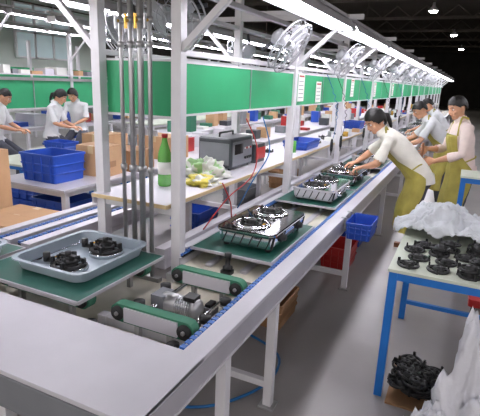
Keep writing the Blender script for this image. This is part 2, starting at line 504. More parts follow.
def lamp_mesh(wd=0.2):
    a = MB(); l = 1.70
    vs = []
    prof = [(-wd/2,-0.03),(-wd/2+0.03,0.02),(-0.04,0.045),(0.04,0.045),(wd/2-0.03,0.02),(wd/2,-0.03),(wd/2-0.01,-0.03),(wd/2-0.035,0.012),(0.035,0.034),(-0.035,0.034),(-wd/2+0.035,0.012),(-wd/2+0.01,-0.03)]
    n = len(prof)
    for y in (-l/2, l/2):
        for p in prof: vs.append((p[0], y, p[1]))
    fs = [(i, (i+1)%n, n+(i+1)%n, n+i) for i in range(n)]
    a.add(vs, fs, M_white)
    for x in (-0.035, 0.035):
        a.cyl((x,-l/2+0.03,-0.012),(x,l/2-0.03,-0.012),0.017,M_tube,10)
    for y in (-l/2, l/2-0.02): a.b(-0.06,0.06,y,y+0.02,-0.03,0.034,M_white)
    for y in (-0.6, 0.6): a.b(-0.012,0.012,y-0.01,y+0.01,0.045,0.062,M_steel)
    return a.mesh('fluorescent_lamp')
lm = lamp_mesh()
for i in range(0, 14):
    y = 2.16+0.9+1.8*i
    inst(lm, 'fluorescent_lamp', (-0.98, y, 2.205))
    inst(lm, 'fluorescent_lamp', (-2.34, y, 2.205))
inst(lm, 'fluorescent_lamp', (-2.34, 1.26, 2.205))
a = MB()
for x in (-0.98, -2.34):
    a.b(x-0.02, x+0.02, 0.4 if x < -2 else 2.1, YL, 2.268, 2.29, M_white)
a.obj('lamp_rail')
def lampline(x, z, ya, n, pitch=1.8):
    a = MB()
    a.b(x-0.02, x+0.02, ya-0.9, ya+pitch*(n-1)+0.9, z+0.063, z+0.085, M_white)
    for i in range(n):
        inst(lm, 'fluorescent_lamp', (x, ya+pitch*i, z))
        a.cyl((x, ya+pitch*i, z+0.085), (x, ya+pitch*i, z+0.5), 0.006, M_steel, 6)
    a.b(x-0.015, x+0.015, ya-0.9, ya+pitch*(n-1)+0.9, z+0.5, z+0.53, M_truss)
    for i in range(0, n, 3): a.cyl((x, ya+pitch*i, z+0.5), (x, ya+pitch*i, 6.0), 0.008, M_truss, 6)
    a.obj('lamp_rail')
lampline(1.9, 2.7, -1.6, 10)  # added string, out of view near the camera, brightens the foreground
lampline(-4.4, 2.35, 5.0, 11)
lampline(-6.3, 2.62, 2.4, 12)
lampline(-9.2, 2.75, 4.0, 10)  # added string, helps light the pale left wall
lampline(-11.8, 3.0, 4.2, 10)  # added string close to the left wall to keep it from going dim

for (x,y) in ((-2.0,23),(-1.5,33),(-1.3,44),(-8,20),(-8,34)):
    a = MB()
    a.lathe([(0.05,0.35),(0.07,0.2),(0.22,0.02),(0.22,0.0),(0.2,0.0)], (0,0,0), M_white, 18)
    a.lathe([(0.0,-0.08),(0.14,-0.05),(0.2,0.02),(0.0,0.03)], (0,0,0), M_bay, 14)
    a.cyl((0,0,0.35),(0,0,1.0),0.015,M_truss,6)
    a.obj('high_bay_lamp', loc=(x,y,5.0))

def fan_mesh():
    a = MB()
    for R in (0.19,0.14,0.09,0.05): 
        a.torus((0,0,0.03+0.03*(1-(R/0.19)**2)), R, 0.003 if R<0.19 else 0.006, M_fan, 28, 5)
        a.torus((0,0,-0.03-0.03*(1-(R/0.19)**2)), R, 0.003 if R<0.19 else 0.006, M_fan, 28, 5)
    for k in range(12):
        t = 2*math.pi*k/12; d = Vector((math.cos(t), math.sin(t), 0))
        a.tube([d*0.03+Vector((0,0,0.06)), d*0.13+Vector((0,0,0.047)), d*0.19+Vector((0,0,0.03)), d*0.19-Vector((0,0,0.03)), d*0.03-Vector((0,0,0.06))], 0.002, M_fan, 4)
    for k in range(3):
        t0 = 2*math.pi*k/3; vs = []; fs = []
        for i in range(6):
            r = 0.03+0.028*i
            for j in range(5):
                t = t0 + (j/4)*(1.3+0.4*i/5) + 0.05*i
                vs.append((r*math.cos(t), r*math.sin(t), 0.018-0.036*j/4))
        for i in range(5):
            for j in range(4): fs.append((i*5+j, i*5+j+1, (i+1)*5+j+1, (i+1)*5+j))
        a.add(vs, fs, M_fan, True)
    a.lathe([(0.0,0.035),(0.035,0.03),(0.04,-0.03),(0.06,-0.05),(0.06,-0.13),(0.03,-0.15),(0,-0.15)], (0,0,0), M_fan, 18)
    a.cyl((0,0,-0.10),(0.14,0,-0.16),0.014,M_fand,8)
    return a.mesh('cooling_fan')
fm = fan_mesh()
for k in range(0, 9):
    y = 3.25+1.8*k
    inst(fm, 'cooling_fan', (-1.19, y, 2.0), rot=(0, math.radians(125), 0))
    inst(fm, 'cooling_fan', (-2.13, y-0.6, 2.0), rot=(0, math.radians(-125), 0))
inst(fm, 'cooling_fan', (-1.62, 2.45, 2.10), rot=(math.radians(120), 0, math.radians(0)))

# ------------------------------------------------------------------ shelf items
def crate(loc, w=0.4, d=0.3, h=0.25, m=None, name='blue_plastic_crate', rotz=0.0):
    m = m or M_crate
    a = MB()
    a.rr([(w*0.9,d*0.9,0.02,0),(w*0.98,d*0.97,0.02,h-0.02),(w*1.02,d*1.02,0.025,h-0.02),(w*1.02,d*1.02,0.025,h),
          (w*0.95,d*0.94,0.02,h),(w*0.87,d*0.87,0.02,0.01)], m)
    for z in (h*0.3, h*0.6):
        a.rr([(w*0.96,d*0.96,0.02,z),(w*0.985,d*0.985,0.02,z+0.006),(w*0.985,d*0.985,0.02,z+0.012),(w*0.96,d*0.96,0.02,z+0.018)], m, capb=False, capt=False)
    for k in range(4):
        x = -w*0.36+w*0.24*k
        for s in (-1,1): a.b(x-0.006,x+0.006,s*d*0.485-0.006,s*d*0.485+0.006,0.01,h-0.01,m)
    return a.obj(name, loc=loc, rotz=rotz)
def carton(loc, w, d, h, rotz=0.0, m=None):
    a = MB(); m = m or M_card
    a.b(-w/2,w/2,-d/2,d/2,0,h,m)
    a.b(-0.03,0.03,-d/2-0.001,d/2+0.001,h*0.75,h+0.001,M_tape)
    a.b(-w/2,w/2,-0.002,0.002,h,h+0.002,M_card2)
    a.b(w/2,w/2+0.001,-d*0.3,d*0.1,h*0.3,h*0.5,M_card2)
    for s in (-1,1):
        a.add([(-w/2,s*d/2,h),(w/2,s*d/2,h),(w/2,s*0.004,h+0.004),(-w/2,s*0.004,h+0.004)], [(0,1,2,3)], m)
    return a.obj('cardboard_box', loc=loc, rotz=rotz)

a = MB()
a.lathe([(0,0),(0.040,0),(0.045,0.01),(0.045,0.19),(0.041,0.22),(0.020,0.285),(0.016,0.31),(0.0165,0.315),(0.0165,0.335),(0,0.335)], (0,0,0), M_bottle, 20)
a.lathe([(0.0455,0.08),(0.0458,0.08),(0.0458,0.16),(0.0455,0.16)], (0,0,0), M_paper, 20)
a.lathe([(0.02,0.315),(0.02,0.34),(0,0.34)], (0,0,0), M_redp, 14)
a.obj('drink_bottle', loc=(-1.74,2.52,1.068))

def blob(name, loc, sx, sy, sz, m, amp=0.25, fr=4.0, seed=0, flat=True, n=60, k=36, m2=None):
    vs = []; fs = []
    for i in range(k+1):
        t = math.pi*i/k
        for j in range(n):
            p = 2*math.pi*j/n
            d = Vector((math.sin(t)*math.cos(p), math.sin(t)*math.sin(p), math.cos(t)))
            q = d*fr*0.5+Vector((seed,seed*2.1,0))
            f = 1 + amp*(noise.noise(q)*1.2) + amp*0.8*(0.5-abs(noise.noise(q*2.3)))*1.0 + amp*0.35*(0.4-abs(noise.noise(q*5.1)))
            x, y, z = d.x*sx*f, d.y*sy*f, d.z*sz*f
            if z < 0: z = z*0.04; x *= 1.08; y *= 1.08
            vs.append((x, y, max(0, z+0.0) if flat else z))
    for i in range(k):
        for j in range(n): fs.append((i*n+j,(i+1)*n+j,(i+1)*n+(j+1)%n,i*n+(j+1)%n))
    a = MB(); a.add(vs, fs, m, True)
    if m2:
        k2 = a.mi(m2)
        for idx in range(len(a.f)):
            c = a.v[a.f[idx][0]]
            if noise.noise(c*14+Vector((3,1,seed))) > 0.15: a.m[idx] = k2
    return a.obj(name, loc=loc)
M_bagg = mat('green_white_bag', (150, 188, 130), 0.4, var=0.2, scale=12)
M_bagw = mat('white_bag', (215, 215, 208), 0.4, var=0.1, scale=12)
blob('plastic_bag', (-1.70,2.98,1.068), 0.15,0.13,0.10, M_bagw, 0.5, 5, 1, m2=M_bagg)
blob('plastic_bag', (-1.57,2.72,1.068), 0.10,0.10,0.05, M_bagy, 0.5, 5, 4, m2=M_bagw)

a = MB()
a.rr([(0.30,0.40,0.02,0.015),(0.30,0.40,0.02,0.24),(0.28,0.38,0.02,0.25)], M_screen)
a.b(0.150,0.156,-0.18,0.18,0.03,0.22,M_grey)
a.b(0.156,0.158,-0.15,0.0,0.12,0.20,M_blackg)
for k in range(4): 
    a.cyl((0.156,0.04+0.035*k,0.08),(0.170,0.04+0.035*k,0.08),0.011,M_black,10)
    a.b(0.156,0.162,0.03+0.035*k,0.045+0.035*k,0.15,0.165,M_redp if k%2 else M_paper)
a.b(-0.13,0.13,-0.205,-0.2,0.04,0.21,M_grey)
a.tube([(0,-0.12,0.25),(0,-0.12,0.28),(0,0.12,0.28),(0,0.12,0.25)],0.008,M_black,8)
for sx in (-1,1):
    for sy in (-1,1): a.cyl((sx*0.12,sy*0.17,0),(sx*0.12,sy*0.17,0.016),0.012,M_black,8)
a.obj('test_instrument', loc=(-1.77,3.45,1.068))
a = MB()
a.rr([(0.22,0.22,0.02,0.0),(0.22,0.22,0.02,0.16)], M_screen); a.b(-0.1,0.1,-0.1,0.1,0.16,0.163,M_black)
a.b(0.11,0.115,-0.1,0.1,0.03,0.13,M_redp)
a.obj('metal_tool_box', loc=(-1.72,3.81,1.068))
crate((-1.62,5.0,1.068),0.28,0.5,0.09,name='parts_tray')
crate((-1.70,8.0,1.068),0.28,0.4,0.12,name='parts_tray')

a = MB(); random.seed(3)
y = 4.2
while y < 20:
    x = random.uniform(-1.88,-1.50); r = random.random()
    if abs(y-5.0) > 0.38 and abs(y-8.0) > 0.34 and min(abs(y-p) for p in posts_y) > 0.1:
        if r < 0.35: a.b(x-0.05,x+0.05,y-0.05,y+0.05,1.068,1.068+random.uniform(0.03,0.12),random.choice([M_card,M_paper,M_grey,M_crate,M_redp]))
        elif r < 0.7: a.cyl((x,y,1.068),(x,y,1.068+random.uniform(0.05,0.16)),random.uniform(0.02,0.04),random.choice([M_steel,M_bottle,M_black,M_paper,M_brass]),12)
        else: burner(a,(x,y,1.068),0.8)
    y += random.uniform(0.09,0.22)
a.obj('small_parts_assortment')

def coil_hose(p, q, m, name, turns=10, R=0.014):
    p = Vector(p); q = Vector(q); pts = []
    N = turns*10
    for i in range(N+1):
        t = i/N; c = p.lerp(q, t); c.x += 0.08*math.sin(math.pi*t)
        env = math.sin(math.pi*min(1,max(0,(t-0.15)/0.6)))*R if 0.15 < t < 0.75 else 0
        an = 2*math.pi*turns*t
        pts.append(c+Vector((math.cos(an)*env, math.sin(an)*env, 0)))
    a = MB(); a.tube(pts, 0.003, m, 6)
    a.lathe([(0.0,0.05),(0.012,0.045),(0.016,0.0),(0.016,-0.07),(0.008,-0.09),(0.004,-0.13),(0,-0.13)], q, M_black, 12)
    return a.obj(name)
for k, y in enumerate((4.9, 5.3, 6.6, 8.4, 10.2)):
    coil_hose((XR+0.03,y,1.86),(-1.27,y+0.05,1.15),M_rubber if k%2 else M_hoseb,'air_screwdriver')
a = MB()
a.tube(spline([(-1.43,2.75,1.085),(-1.38,2.78,0.95),(-1.40,2.85,0.82),(-1.44,3.0,0.80)]),0.005,M_red,8)
a.tube(spline([(-1.41,3.05,1.5),(-1.34,3.1,1.3),(-1.30,2.95,1.12),(-1.36,2.7,1.0),(-1.43,2.5,0.82)]),0.0045,M_red,8)
a.tube(spline([(-1.41,3.35,1.5),(-1.32,3.3,1.25),(-1.36,3.1,1.05),(-1.43,3.0,0.85)]),0.0045,M_hoseb,8)
a.obj('air_hose')
a = MB()
a.tube(spline([(-1.46,1.7,0.35),(-1.35,1.75,0.1),(-1.2,1.85,0.02),(-1.0,2.0,0.012),(-0.85,2.3,0.012),(-0.9,2.6,0.012),(-1.2,2.75,0.012),(-1.35,2.7,0.012)]),0.009,M_hoseb,8)
a.obj('floor_air_hose')

crate((-0.61,3.52,0.64),0.19,0.32,0.13,name='hanging_parts_basket')
a = MB()
for y in (3.42,3.62): a.beam((-0.715,y,0.788),(-0.715,y,0.70),0.02,0.004,M_steel); a.beam((-0.715,y,0.70),(-0.69,y,0.66),0.02,0.004,M_steel); a.beam((-0.75,y,0.788),(-0.713,y,0.788),0.02,0.004,M_steel)
a.obj('basket_hook')
crate((-0.98,4.5,0.0),0.3,0.4,0.22,m=M_redp,name='red_parts_bin')
crate((-1.15,3.1,0.0),0.3,0.4,0.2,m=M_card2,name='scrap_bin')
crate((-1.05,5.3,0.0),0.35,0.5,0.25)

# ------------------------------------------------------------------ line B bench and boxes on the left
def bench(x0,x1,y0,y1,z,name='work_bench',mt=None,ml=None,t=0.025):
    a = MB(); mt = mt or M_plate; ml = ml or M_white; s = 0.025
    a.b(x0,x1,y0,y1,z-t,z,mt)
    n = max(2, int((y1-y0)/2.2)+1)
    for k in range(n):
        y = y0+0.06+(y1-y0-0.12)*k/(n-1)
        for x in (x0+0.05,x1-0.05):
            a.b(x-s,x+s,y-s,y+s,0,z-t,ml)
        a.b(x0+0.05,x1-0.05,y-s*0.7,y+s*0.7,z-t-0.05,z-t,ml)
        a.b(x0+0.05,x1-0.05,y-s*0.7,y+s*0.7,0.14,0.18,ml)
    for x in (x0+0.05,x1-0.05): a.b(x-s*0.7,x+s*0.7,y0+0.05,y1-0.05,z-t-0.05,z-t,ml)
    return a.obj(name, bevel=0.002)
bench(-3.95,-3.05,2.9,24,0.78)
bench(-5.3,-4.6,6.9,24,0.80)
crate((-3.5,3.22,0.781),0.45,0.40,0.26)
for (x,y,z,w,d,h,r,m) in ((-3.32,3.66,0.781,0.34,0.3,0.30,0.1,M_card),(-3.28,4.10,0.781,0.36,0.36,0.22,-0.1,M_card2),(-3.72,4.20,0.781,0.36,0.36,0.34,0.0,M_card),
                        (-2.94,2.30,0.0,0.46,0.5,0.38,0.05,M_card2),(-2.93,2.31,0.386,0.44,0.48,0.34,0.05,M_card),(-3.52,2.25,0.0,0.5,0.5,0.66,0.0,M_card),
                        (-3.46,2.26,0.668,0.5,0.5,0.50,0.04,M_card),(-3.44,4.95,0.781,0.5,0.4,0.28,0.0,M_card)):
    carton((x,y,z),w,d,h,r,m)
for k in range(3):
    crate((-3.45,3.3,0.001+0.2*k),0.5,0.42,0.195); crate((-4.3,3.7,0.2*k+0.001),0.5,0.42,0.195)
random.seed(11)
a = MB(); y = 5.6
while y < 22:
    x = random.uniform(-3.8,-3.2); h = random.uniform(0.05,0.3)
    a.b(x-0.1,x+0.1,y-0.1,y+0.1,0.78,0.78+h,random.choice([M_card,M_paper,M_grey,M_crate,M_screen,M_plate,M_redp]))
    x = random.uniform(-5.15,-4.75); h = random.uniform(0.05,0.35)
    if y > 7.1: a.b(x-0.1,x+0.1,y-0.1,y+0.1,0.80,0.80+h,random.choice([M_card,M_paper,M_grey,M_crate,M_screen,M_belt]))
    y += random.uniform(0.25,0.5)
a.obj('bench_parts_assortment')
for (x,y) in ((-2.75,4.6),(-2.8,6.0),(-2.75,7.6)):
    crate((x,y,0.0),0.4,0.5,0.3, m=random.choice([M_grey,M_crate,M_card2]),name='floor_bin')

bench(-7.9,-7.1,1.5,24,0.80,name='work_bench')
a = MB()
a.b(-7.02,-6.98,1.5,24,1.63,1.68,M_white); a.b(-7.02,-6.98,1.5,24,1.13,1.16,M_white); a.b(-7.4,-6.9,1.5,24,1.72,1.74,M_plate)
for k in range(13):
    y = 1.6+1.8*k
    a.b(-7.03,-6.97,y-0.03,y+0.03,0,2.5,M_white); a.beam((-7,y,2.0),(-6.35,y,2.6),0.03,0.03,M_white)
a.obj('assembly_line_frame')
a = MB(); a.b(-7.008,-6.992,1.63,23.2,1.16,1.63,M_green)
for k in range(13): a.b(-6.992,-6.98,2.5+1.8*k-0.01,2.5+1.8*k+0.01,1.16,1.63,M_steel)
a.obj('green_backboard')
bench(-6.85,-6.1,8.4,14,0.78,mt=M_topg)
a = MB(); random.seed(21); y = 1.6
while y < 20:
    w = random.uniform(0.08,0.25); a.b(-7.38,-7.38+0.3,y,y+w,1.74,1.74+random.uniform(0.04,0.14),random.choice([M_paper,M_plate,M_grey,M_card,M_paper])); y += w+random.uniform(0.02,0.15)
y = 1.7
while y < 20:
    w = random.uniform(0.15,0.35); a.b(-7.8,-7.3,y,y+w,0.80,0.80+random.uniform(0.04,0.3),random.choice([M_paper,M_plate,M_grey,M_card,M_crate,M_redp])); y += w+random.uniform(0.02,0.25)
a.obj('bench_parts_assortment')
for (x,y) in ((-5.25,5.0),(-5.0,4.1),(-5.55,7.9),(-4.9,5.9)):
    bench(x-0.35,x+0.35,y-0.3,y+0.3,0.7,name='blue_work_table',mt=M_topg,ml=M_blue)
crate((-5.25,5.0,0.701),0.4,0.3,0.12,name='parts_tray'); crate((-4.9,5.9,0.701),0.4,0.36,0.15,m=M_grey,name='parts_tray')
bench(-11.4,-10.6,4,26,0.85)
a = MB(); a.b(-11.02,-10.98,4,26,1.5,1.9,M_green)
for k in range(13): a.b(-11.05,-10.95,4.1+1.8*k,4.16+1.8*k,0,2.6,M_white)
a.obj('green_backboard')

# ------------------------------------------------------------------ right side blue tables
def blue_table(x0,x1,y0,y1,z,mt=None):
    a = MB(); s = 0.022
    a.b(x0,x1,y0,y1,z-0.018,z,mt or M_topg)
    for y in (y0+0.03,y1-0.03):
        for x in (x0+0.03,x1-0.03):
            a.b(x-s,x+s,y-s,y+s,0,z-0.018,M_blue)
    for y in (y0+0.03,y1-0.03): a.b(x0+0.03,x1-0.03,y-s*0.8,y+s*0.8,z-0.065,z-0.018,M_blue)
    for x in (x0+0.03,x1-0.03): a.b(x-s*0.8,x+s*0.8,y0+0.03,y1-0.03,z-0.065,z-0.018,M_blue)
    a.b(x0+0.03,x1-0.03,y1-0.045,y1-0.015,0.13,0.16,M_blue)
    return a.obj('blue_work_table', bevel=0.002)
blue_table(-0.27,0.75,2.50,3.62,0.80)
blue_table(0.02,0.9,4.66,5.06,1.0)

a = MB(); random.seed(5)
for yy in (2.60, 2.74, 2.88, 3.00):
    for k in range(6):
        x = -0.18+0.15*k+random.uniform(-0.014,0.014)+(0.05 if yy in (2.74,3.00) else 0)
        y = yy+random.uniform(-0.008,0.008)
        if x > 0.68: continue
        burner(a,(x,y,0.801),0.86,3,tilt=Matrix.Rotation(random.uniform(0,3),4,'Z'))
        if random.random() < 0.3:
            burner(a,(x,y+0.01,0.836),0.86,3,tilt=Matrix.Rotation(random.uniform(-0.12,0.12),4,'X')@Matrix.Rotation(random.uniform(0,3),4,'Z'))
a.obj('burner_castings')
a = MB(); a.b(-0.19,0.10,2.46,2.90,0.0,0.012,M_card2); a.obj('cardboard_sheet')
a = MB()
for k in range(42):
    lv = k//14
    x = random.uniform(-0.13,0.05-0.02*lv); y = random.uniform(2.52,2.84-0.04*lv)
    burner(a,(x,y,0.045+0.042*lv),1.0,3,tilt=Matrix.Rotation(random.uniform(-0.3,0.3),4,'X')@Matrix.Rotation(random.uniform(-0.3,0.3),4,'Y')@Matrix.Rotation(random.uniform(0,3),4,'Z'))
a.obj('burner_castings')

def cloth(name, loc, sx, sy, sz, m, seed, n=90):
    vs = []; fs = []
    for i in range(n):
        for j in range(n):
            u = i/(n-1)*2-1; v = j/(n-1)*2-1
            r = math.sqrt(u*u+v*v)
            rr_ = min(1.0, r/ (1.02+0.22*noise.noise(Vector((u*1.5,v*1.5,seed)))))
            base = math.sqrt(max(0, 1-rr_**2.2))
            p = Vector((u*2.2+seed, v*2.2, seed))
            q = p + Vector((noise.noise(p*0.8), noise.noise(p*0.8+Vector((5,2,1))), 0))*1.3
            fold = (0.5-abs(noise.noise(q*1.3)))*0.8 + (0.4-abs(noise.noise(q*2.9)))*0.5 + noise.noise(q*0.7)*0.6
            z = sz*base*(0.72+fold)
            vs.append((u*sx*(1+0.1*noise.noise(p)), v*sy*(1+0.1*noise.noise(p+Vector((9,9,9)))), max(0.0, z)+0.002))
    keep = lambda i,j: (((i/(n-1)*2-1)**2+(j/(n-1)*2-1)**2) < 1.15)
    for i in range(n-1):
        for j in range(n-1):
            if keep(i,j): fs.append((i*n+j,(i+1)*n+j,(i+1)*n+j+1,i*n+j+1))
    a = MB(); a.add(vs, fs, m, True)
    o = a.obj(name, loc=loc)
    md = o.modifiers.new('thick','SOLIDIFY'); md.thickness = 0.004; md.offset = 1
    return o
cloth('cloth_pile', (0.04,3.34,0.80), 0.38,0.26,0.15, M_cloth, 2.3)
blob('plastic_sack', (0.21,2.28,0.0), 0.15,0.14,0.52, M_sack, 0.42, 4.5, 3)
blob('plastic_sack', (0.05,2.14,0.0), 0.13,0.12,0.22, M_sack, 0.45, 5, 8)
a = MB()
a.rr([(0.4,0.5,0.03,0.10),(0.4,0.5,0.03,0.16)], M_redp)
for sx in (-1,1):
    for sy in (-1,1):
        a.cyl((sx*0.16-0.015,sy*0.2,0.05),(sx*0.16+0.015,sy*0.2,0.05),0.05,M_rubber,16)
        a.b(sx*0.16-0.02,sx*0.16+0.02,sy*0.2-0.01,sy*0.2+0.01,0.05,0.11,M_steel)
a.tube([(-0.18,0.22,0.16),(-0.18,0.24,0.8),(0.18,0.24,0.8),(0.18,0.22,0.16)],0.014,M_redp,8)
a.obj('hand_cart', loc=(0.42,4.1,0.0))

# ------------------------------------------------------------------ people
def to_remesh(mb, vox, smooth=4, fac=0.5):
    me = mb.mesh('tmp')
    o = bpy.data.objects.new('tmp', me); scene.collection.objects.link(o)
    r = o.modifiers.new('r','REMESH'); r.mode = 'VOXEL'; r.voxel_size = vox
    s = o.modifiers.new('s','SMOOTH'); s.factor = fac; s.iterations = smooth
    dg = bpy.context.evaluated_depsgraph_get(); dg.update()
    ev = o.evaluated_get(dg)
    out = bpy.data.meshes.new_from_object(ev)
    bpy.data.objects.remove(o, do_unlink=True)
    vs = [v.co.copy() for v in out.vertices]; fs = [tuple(p.vertices) for p in out.polygons]
    bpy.data.meshes.remove(out)
    return vs, fs

def limb(mb, pts, rad, m=None):
    pts = [Vector(p) for p in pts]; P = []; R = []
    d0 = (pts[0]-pts[1]).normalized(); d1 = (pts[-1]-pts[-2]).normalized()
    P += [pts[0]+d0*rad[0]*0.9, pts[0]+d0*rad[0]*0.6]; R += [rad[0]*0.3, rad[0]*0.78]
    P += pts; R += list(rad)
    P += [pts[-1]+d1*rad[-1]*0.6, pts[-1]+d1*rad[-1]*0.9]; R += [rad[-1]*0.78, rad[-1]*0.3]
    mb.tube(P, R, m or M_skin, 12)

def seg_dist(p, a, b):
    ab = b-a; t = max(0, min(1, (p-a).dot(ab)/max(1e-9, ab.length_squared)))
    return (p-(a+ab*t)).length, t

def hand_geo(wrist, d, pn, side, curl=0.5):
    mb = MB(); w = Vector(wrist); d = Vector(d).normalized(); pn = Vector(pn); pn = (pn-d*pn.dot(d)).normalized()
    s = d.cross(pn)*side
    P = [w-d*0.02, w, w+d*0.03, w+d*0.06, w+d*0.088]
    mb.tube(P, [(0.024,0.020),(0.026,0.019),(0.036,0.017),(0.041,0.016),(0.040,0.013)], M_skin, 12, side=tuple(s))
    lens = [0.070,0.080,0.074,0.058]
    for k in range(4):
        off = 0.030-0.020*k
        b = w+d*(0.080-0.004*abs(k-1))+s*off
        p = b.copy(); ang = 0.15; pts = [p-d*0.02, p.copy()]
        fr = [0.45,0.30,0.25]
        for q in range(3):
            ang += curl*(0.7+0.12*k)
            p = p+(d*math.cos(ang)+pn*math.sin(ang)+s*(0.10*(1.5-k)))*lens[k]*fr[q]; pts.append(p.copy())
        limb(mb, pts, [0.0095,0.0095,0.0088,0.0082,0.007])
    b = w+d*0.025+s*0.030
    pts = [b-s*0.01, b+s*0.018+d*0.022+pn*0.012, b+s*0.028+d*0.048+pn*0.024, b+s*0.024+d*0.070+pn*0.036]
    limb(mb, pts, [0.014,0.012,0.0105,0.009])
    return to_remesh(mb, 0.0045, 2, 0.4)

def person(name, loc, yaw, J, shirt, trous=M_trous, apron=True, sleeve=0.6, hair='short', headpitch=0.5, headyaw=0.0):
    V = lambda k: Vector(J[k])
    out = MB()
    mb = MB()
    sp = [V('pelvis')+Vector((0,0,-0.10)), V('pelvis'), V('waist'), V('chest'), V('shoul'), V('neckb')]
    rad = [(0.135,0.095),(0.165,0.115),(0.140,0.105),(0.165,0.118),(0.150,0.088),(0.055,0.055)]
    sw = J.get('w',1.0); rad = [(r[0]*sw, r[1]*sw) for r in rad]
    spl = spline(sp, 4); rr2 = []
    for i in range(len(sp)-1):
        for q in range(4):
            t = q/4; rr2.append((rad[i][0]*(1-t)+rad[i+1][0]*t, rad[i][1]*(1-t)+rad[i+1][1]*t))
    rr2.append(rad[-1])
    mb.tube(spl, rr2, M_skin, 20, side=(1,0,0))
    segs = []
    def S(a_, b_, m, w=1.0): segs.append((Vector(a_), Vector(b_), m, w))
    S(sp[1], sp[2], shirt, 0.12); S(sp[2], sp[3], shirt, 0.12); S(sp[3], sp[4], shirt, 0.12); 
    for sd in (1,-1):
        q = '+' if sd > 0 else '-'
        sh, el, wr = V('sh'+q), V('el'+q), V('wr'+q)
        inner = V('shoul')+ (sh-V('shoul'))*0.5
        limb(mb, [inner, sh, sh.lerp(el,0.4), el, el.lerp(wr,0.3), wr], [0.062,0.060*sw,0.050*sw,0.040*sw,0.040*sw,0.025])
        S(inner, sh, shirt, 0.06); S(sh, sh.lerp(el, sleeve if sleeve<=1 else 1), shirt, 0.052)
        if sleeve <= 1: 
            S(sh.lerp(el, sleeve+0.12 if sleeve<0.88 else 1), el, M_skin, 0.04); S(el, wr, M_skin, 0.035)
        else:
            S(el, el.lerp(wr, sleeve-1), shirt, 0.04); S(el.lerp(wr, min(1,sleeve-0.9)), wr, M_skin, 0.03)
        if sleeve <= 1:
            c0 = sh.lerp(el, max(0.1,sleeve-0.30)); c1 = sh.lerp(el, sleeve+0.12)
        else:
            c0 = el.lerp(wr, max(0,sleeve-1.25)); c1 = el.lerp(wr, sleeve-0.90)
        rr0 = 0.054 if sleeve<=1 else 0.042
        out.tube([c0, c0.lerp(c1,0.6), c1], [rr0*sw*0.95, rr0*sw*1.10, rr0*sw*1.14], shirt, 16, cap=False)
        hp, kn, an = V('hip'+q), V('kn'+q), V('an'+q)
        limb(mb, [hp, hp.lerp(kn,0.4), kn, kn.lerp(an,0.3), an], [0.092*sw,0.080*sw,0.058,0.056,0.042])
        S(hp, kn, trous, 0.09); S(kn, an, trous, 0.055)
        limb(mb, [an+Vector((0,-0.03,-0.045)), an+Vector((0,0.06,-0.05)), an+Vector((0,0.14,-0.055))], [0.036,0.038,0.028])
        S(an+Vector((0,-0.04,-0.05)), an+Vector((0,0.15,-0.055)), M_shoe, 0.035)
        dd = Vector(J.get('hd'+q, (wr-el))); pn = Vector(J.get('pn'+q, (0,0,-1)))
        vs, fs = hand_geo(wr, dd, pn, sd*J.get('ths',1), J.get('curl',0.45))
        out.add(vs, fs, M_skin, True)
    hc = V('head')
    limb(mb, [V('neckb')-(hc-V('neckb'))*0.2, V('neckb').lerp(hc,0.75)], [0.052,0.048]); S(V('neckb').lerp(hc,0.12), hc, M_skin, 0.05)
    vs, fs = to_remesh(mb, 0.013, 5, 0.5)
    buckets = {}
    for f in fs:
        c = sum((vs[i] for i in f), Vector())/len(f)
        best = None; bd = 1e9
        for (a_, b_, m, w) in segs:
            dd, t = seg_dist(c, a_, b_); dd -= w
            if dd < bd: bd = dd; best = m
        if c.z < V('pelvis').z-0.02 and best is shirt and (c-V('pelvis')).length < 0.3: best = trous
        if c.z >= V('pelvis').z-0.02 and best is trous: best = shirt
        buckets.setdefault(best, []).append(f)
    moved = set()
    for m, fl in buckets.items():
        if m is shirt or m is trous:
            for f in fl:
                for i in f:
                    if i not in moved:
                        moved.add(i); p = vs[i]
                        q = Vector((p.x*9+loc[1], p.y*9, p.z*13))
                        amp = 0.012*(0.35-abs(noise.noise(q)))
                        ctr = V('chest') if p.z > V('pelvis').z else Vector((0.1*(1 if p.x>0 else -1), p.y, p.z))
                        vs[i] = p+(p-ctr).normalized()*amp
    o0 = len(out.v)
    for p in vs: out.v.append(p.copy())
    for m, fl in buckets.items():
        k = out.mi(m)
        for f in fl: out.f.append([o0+i for i in f]); out.m.append(k); out.s.append(True)
    nb = V('neckb'); nd = (hc-nb).normalized()
    out.tube([nb-nd*0.02, nb+nd*0.012, nb+nd*0.03], [0.075,0.064,0.058], shirt, 18, cap=False)
    pv_ = V('pelvis')
    out.tube([pv_+Vector((0,0.0,0.03)), pv_+Vector((0,-0.004,-0.02)), pv_+Vector((0,-0.006,-0.055))], [(0.168*sw,0.122*sw),(0.178*sw,0.132*sw),(0.184*sw,0.138*sw)], shirt, 28, cap=False, side=(1,0,0))
    H = Matrix.Translation(hc) @ Matrix.Rotation(headyaw,4,'Z') @ Matrix.Rotation(-headpitch,4,'X')
    hm = MB()
    ringz = [(-0.112,0.022,0.026,0.045),(-0.100,0.040,0.040,0.035),(-0.075,0.054,0.062,0.018),(-0.045,0.063,0.078,0.006),(-0.01,0.070,0.088,0.0),(0.03,0.074,0.093,-0.004),(0.06,0.070,0.088,-0.008),(0.085,0.056,0.070,-0.010),(0.102,0.034,0.044,-0.010),(0.110,0.010,0.014,-0.010)]
    pv = []; pf = []; n = 24
    for (z, rx_, ry_, oy) in ringz:
        for j in range(n):
            t = 2*math.pi*j/n; pv.append((rx_*math.cos(t), oy+ry_*math.sin(t), z))
    for i in range(len(ringz)-1):
        for j in range(n): pf.append((i*n+j,i*n+(j+1)%n,(i+1)*n+(j+1)%n,(i+1)*n+j))
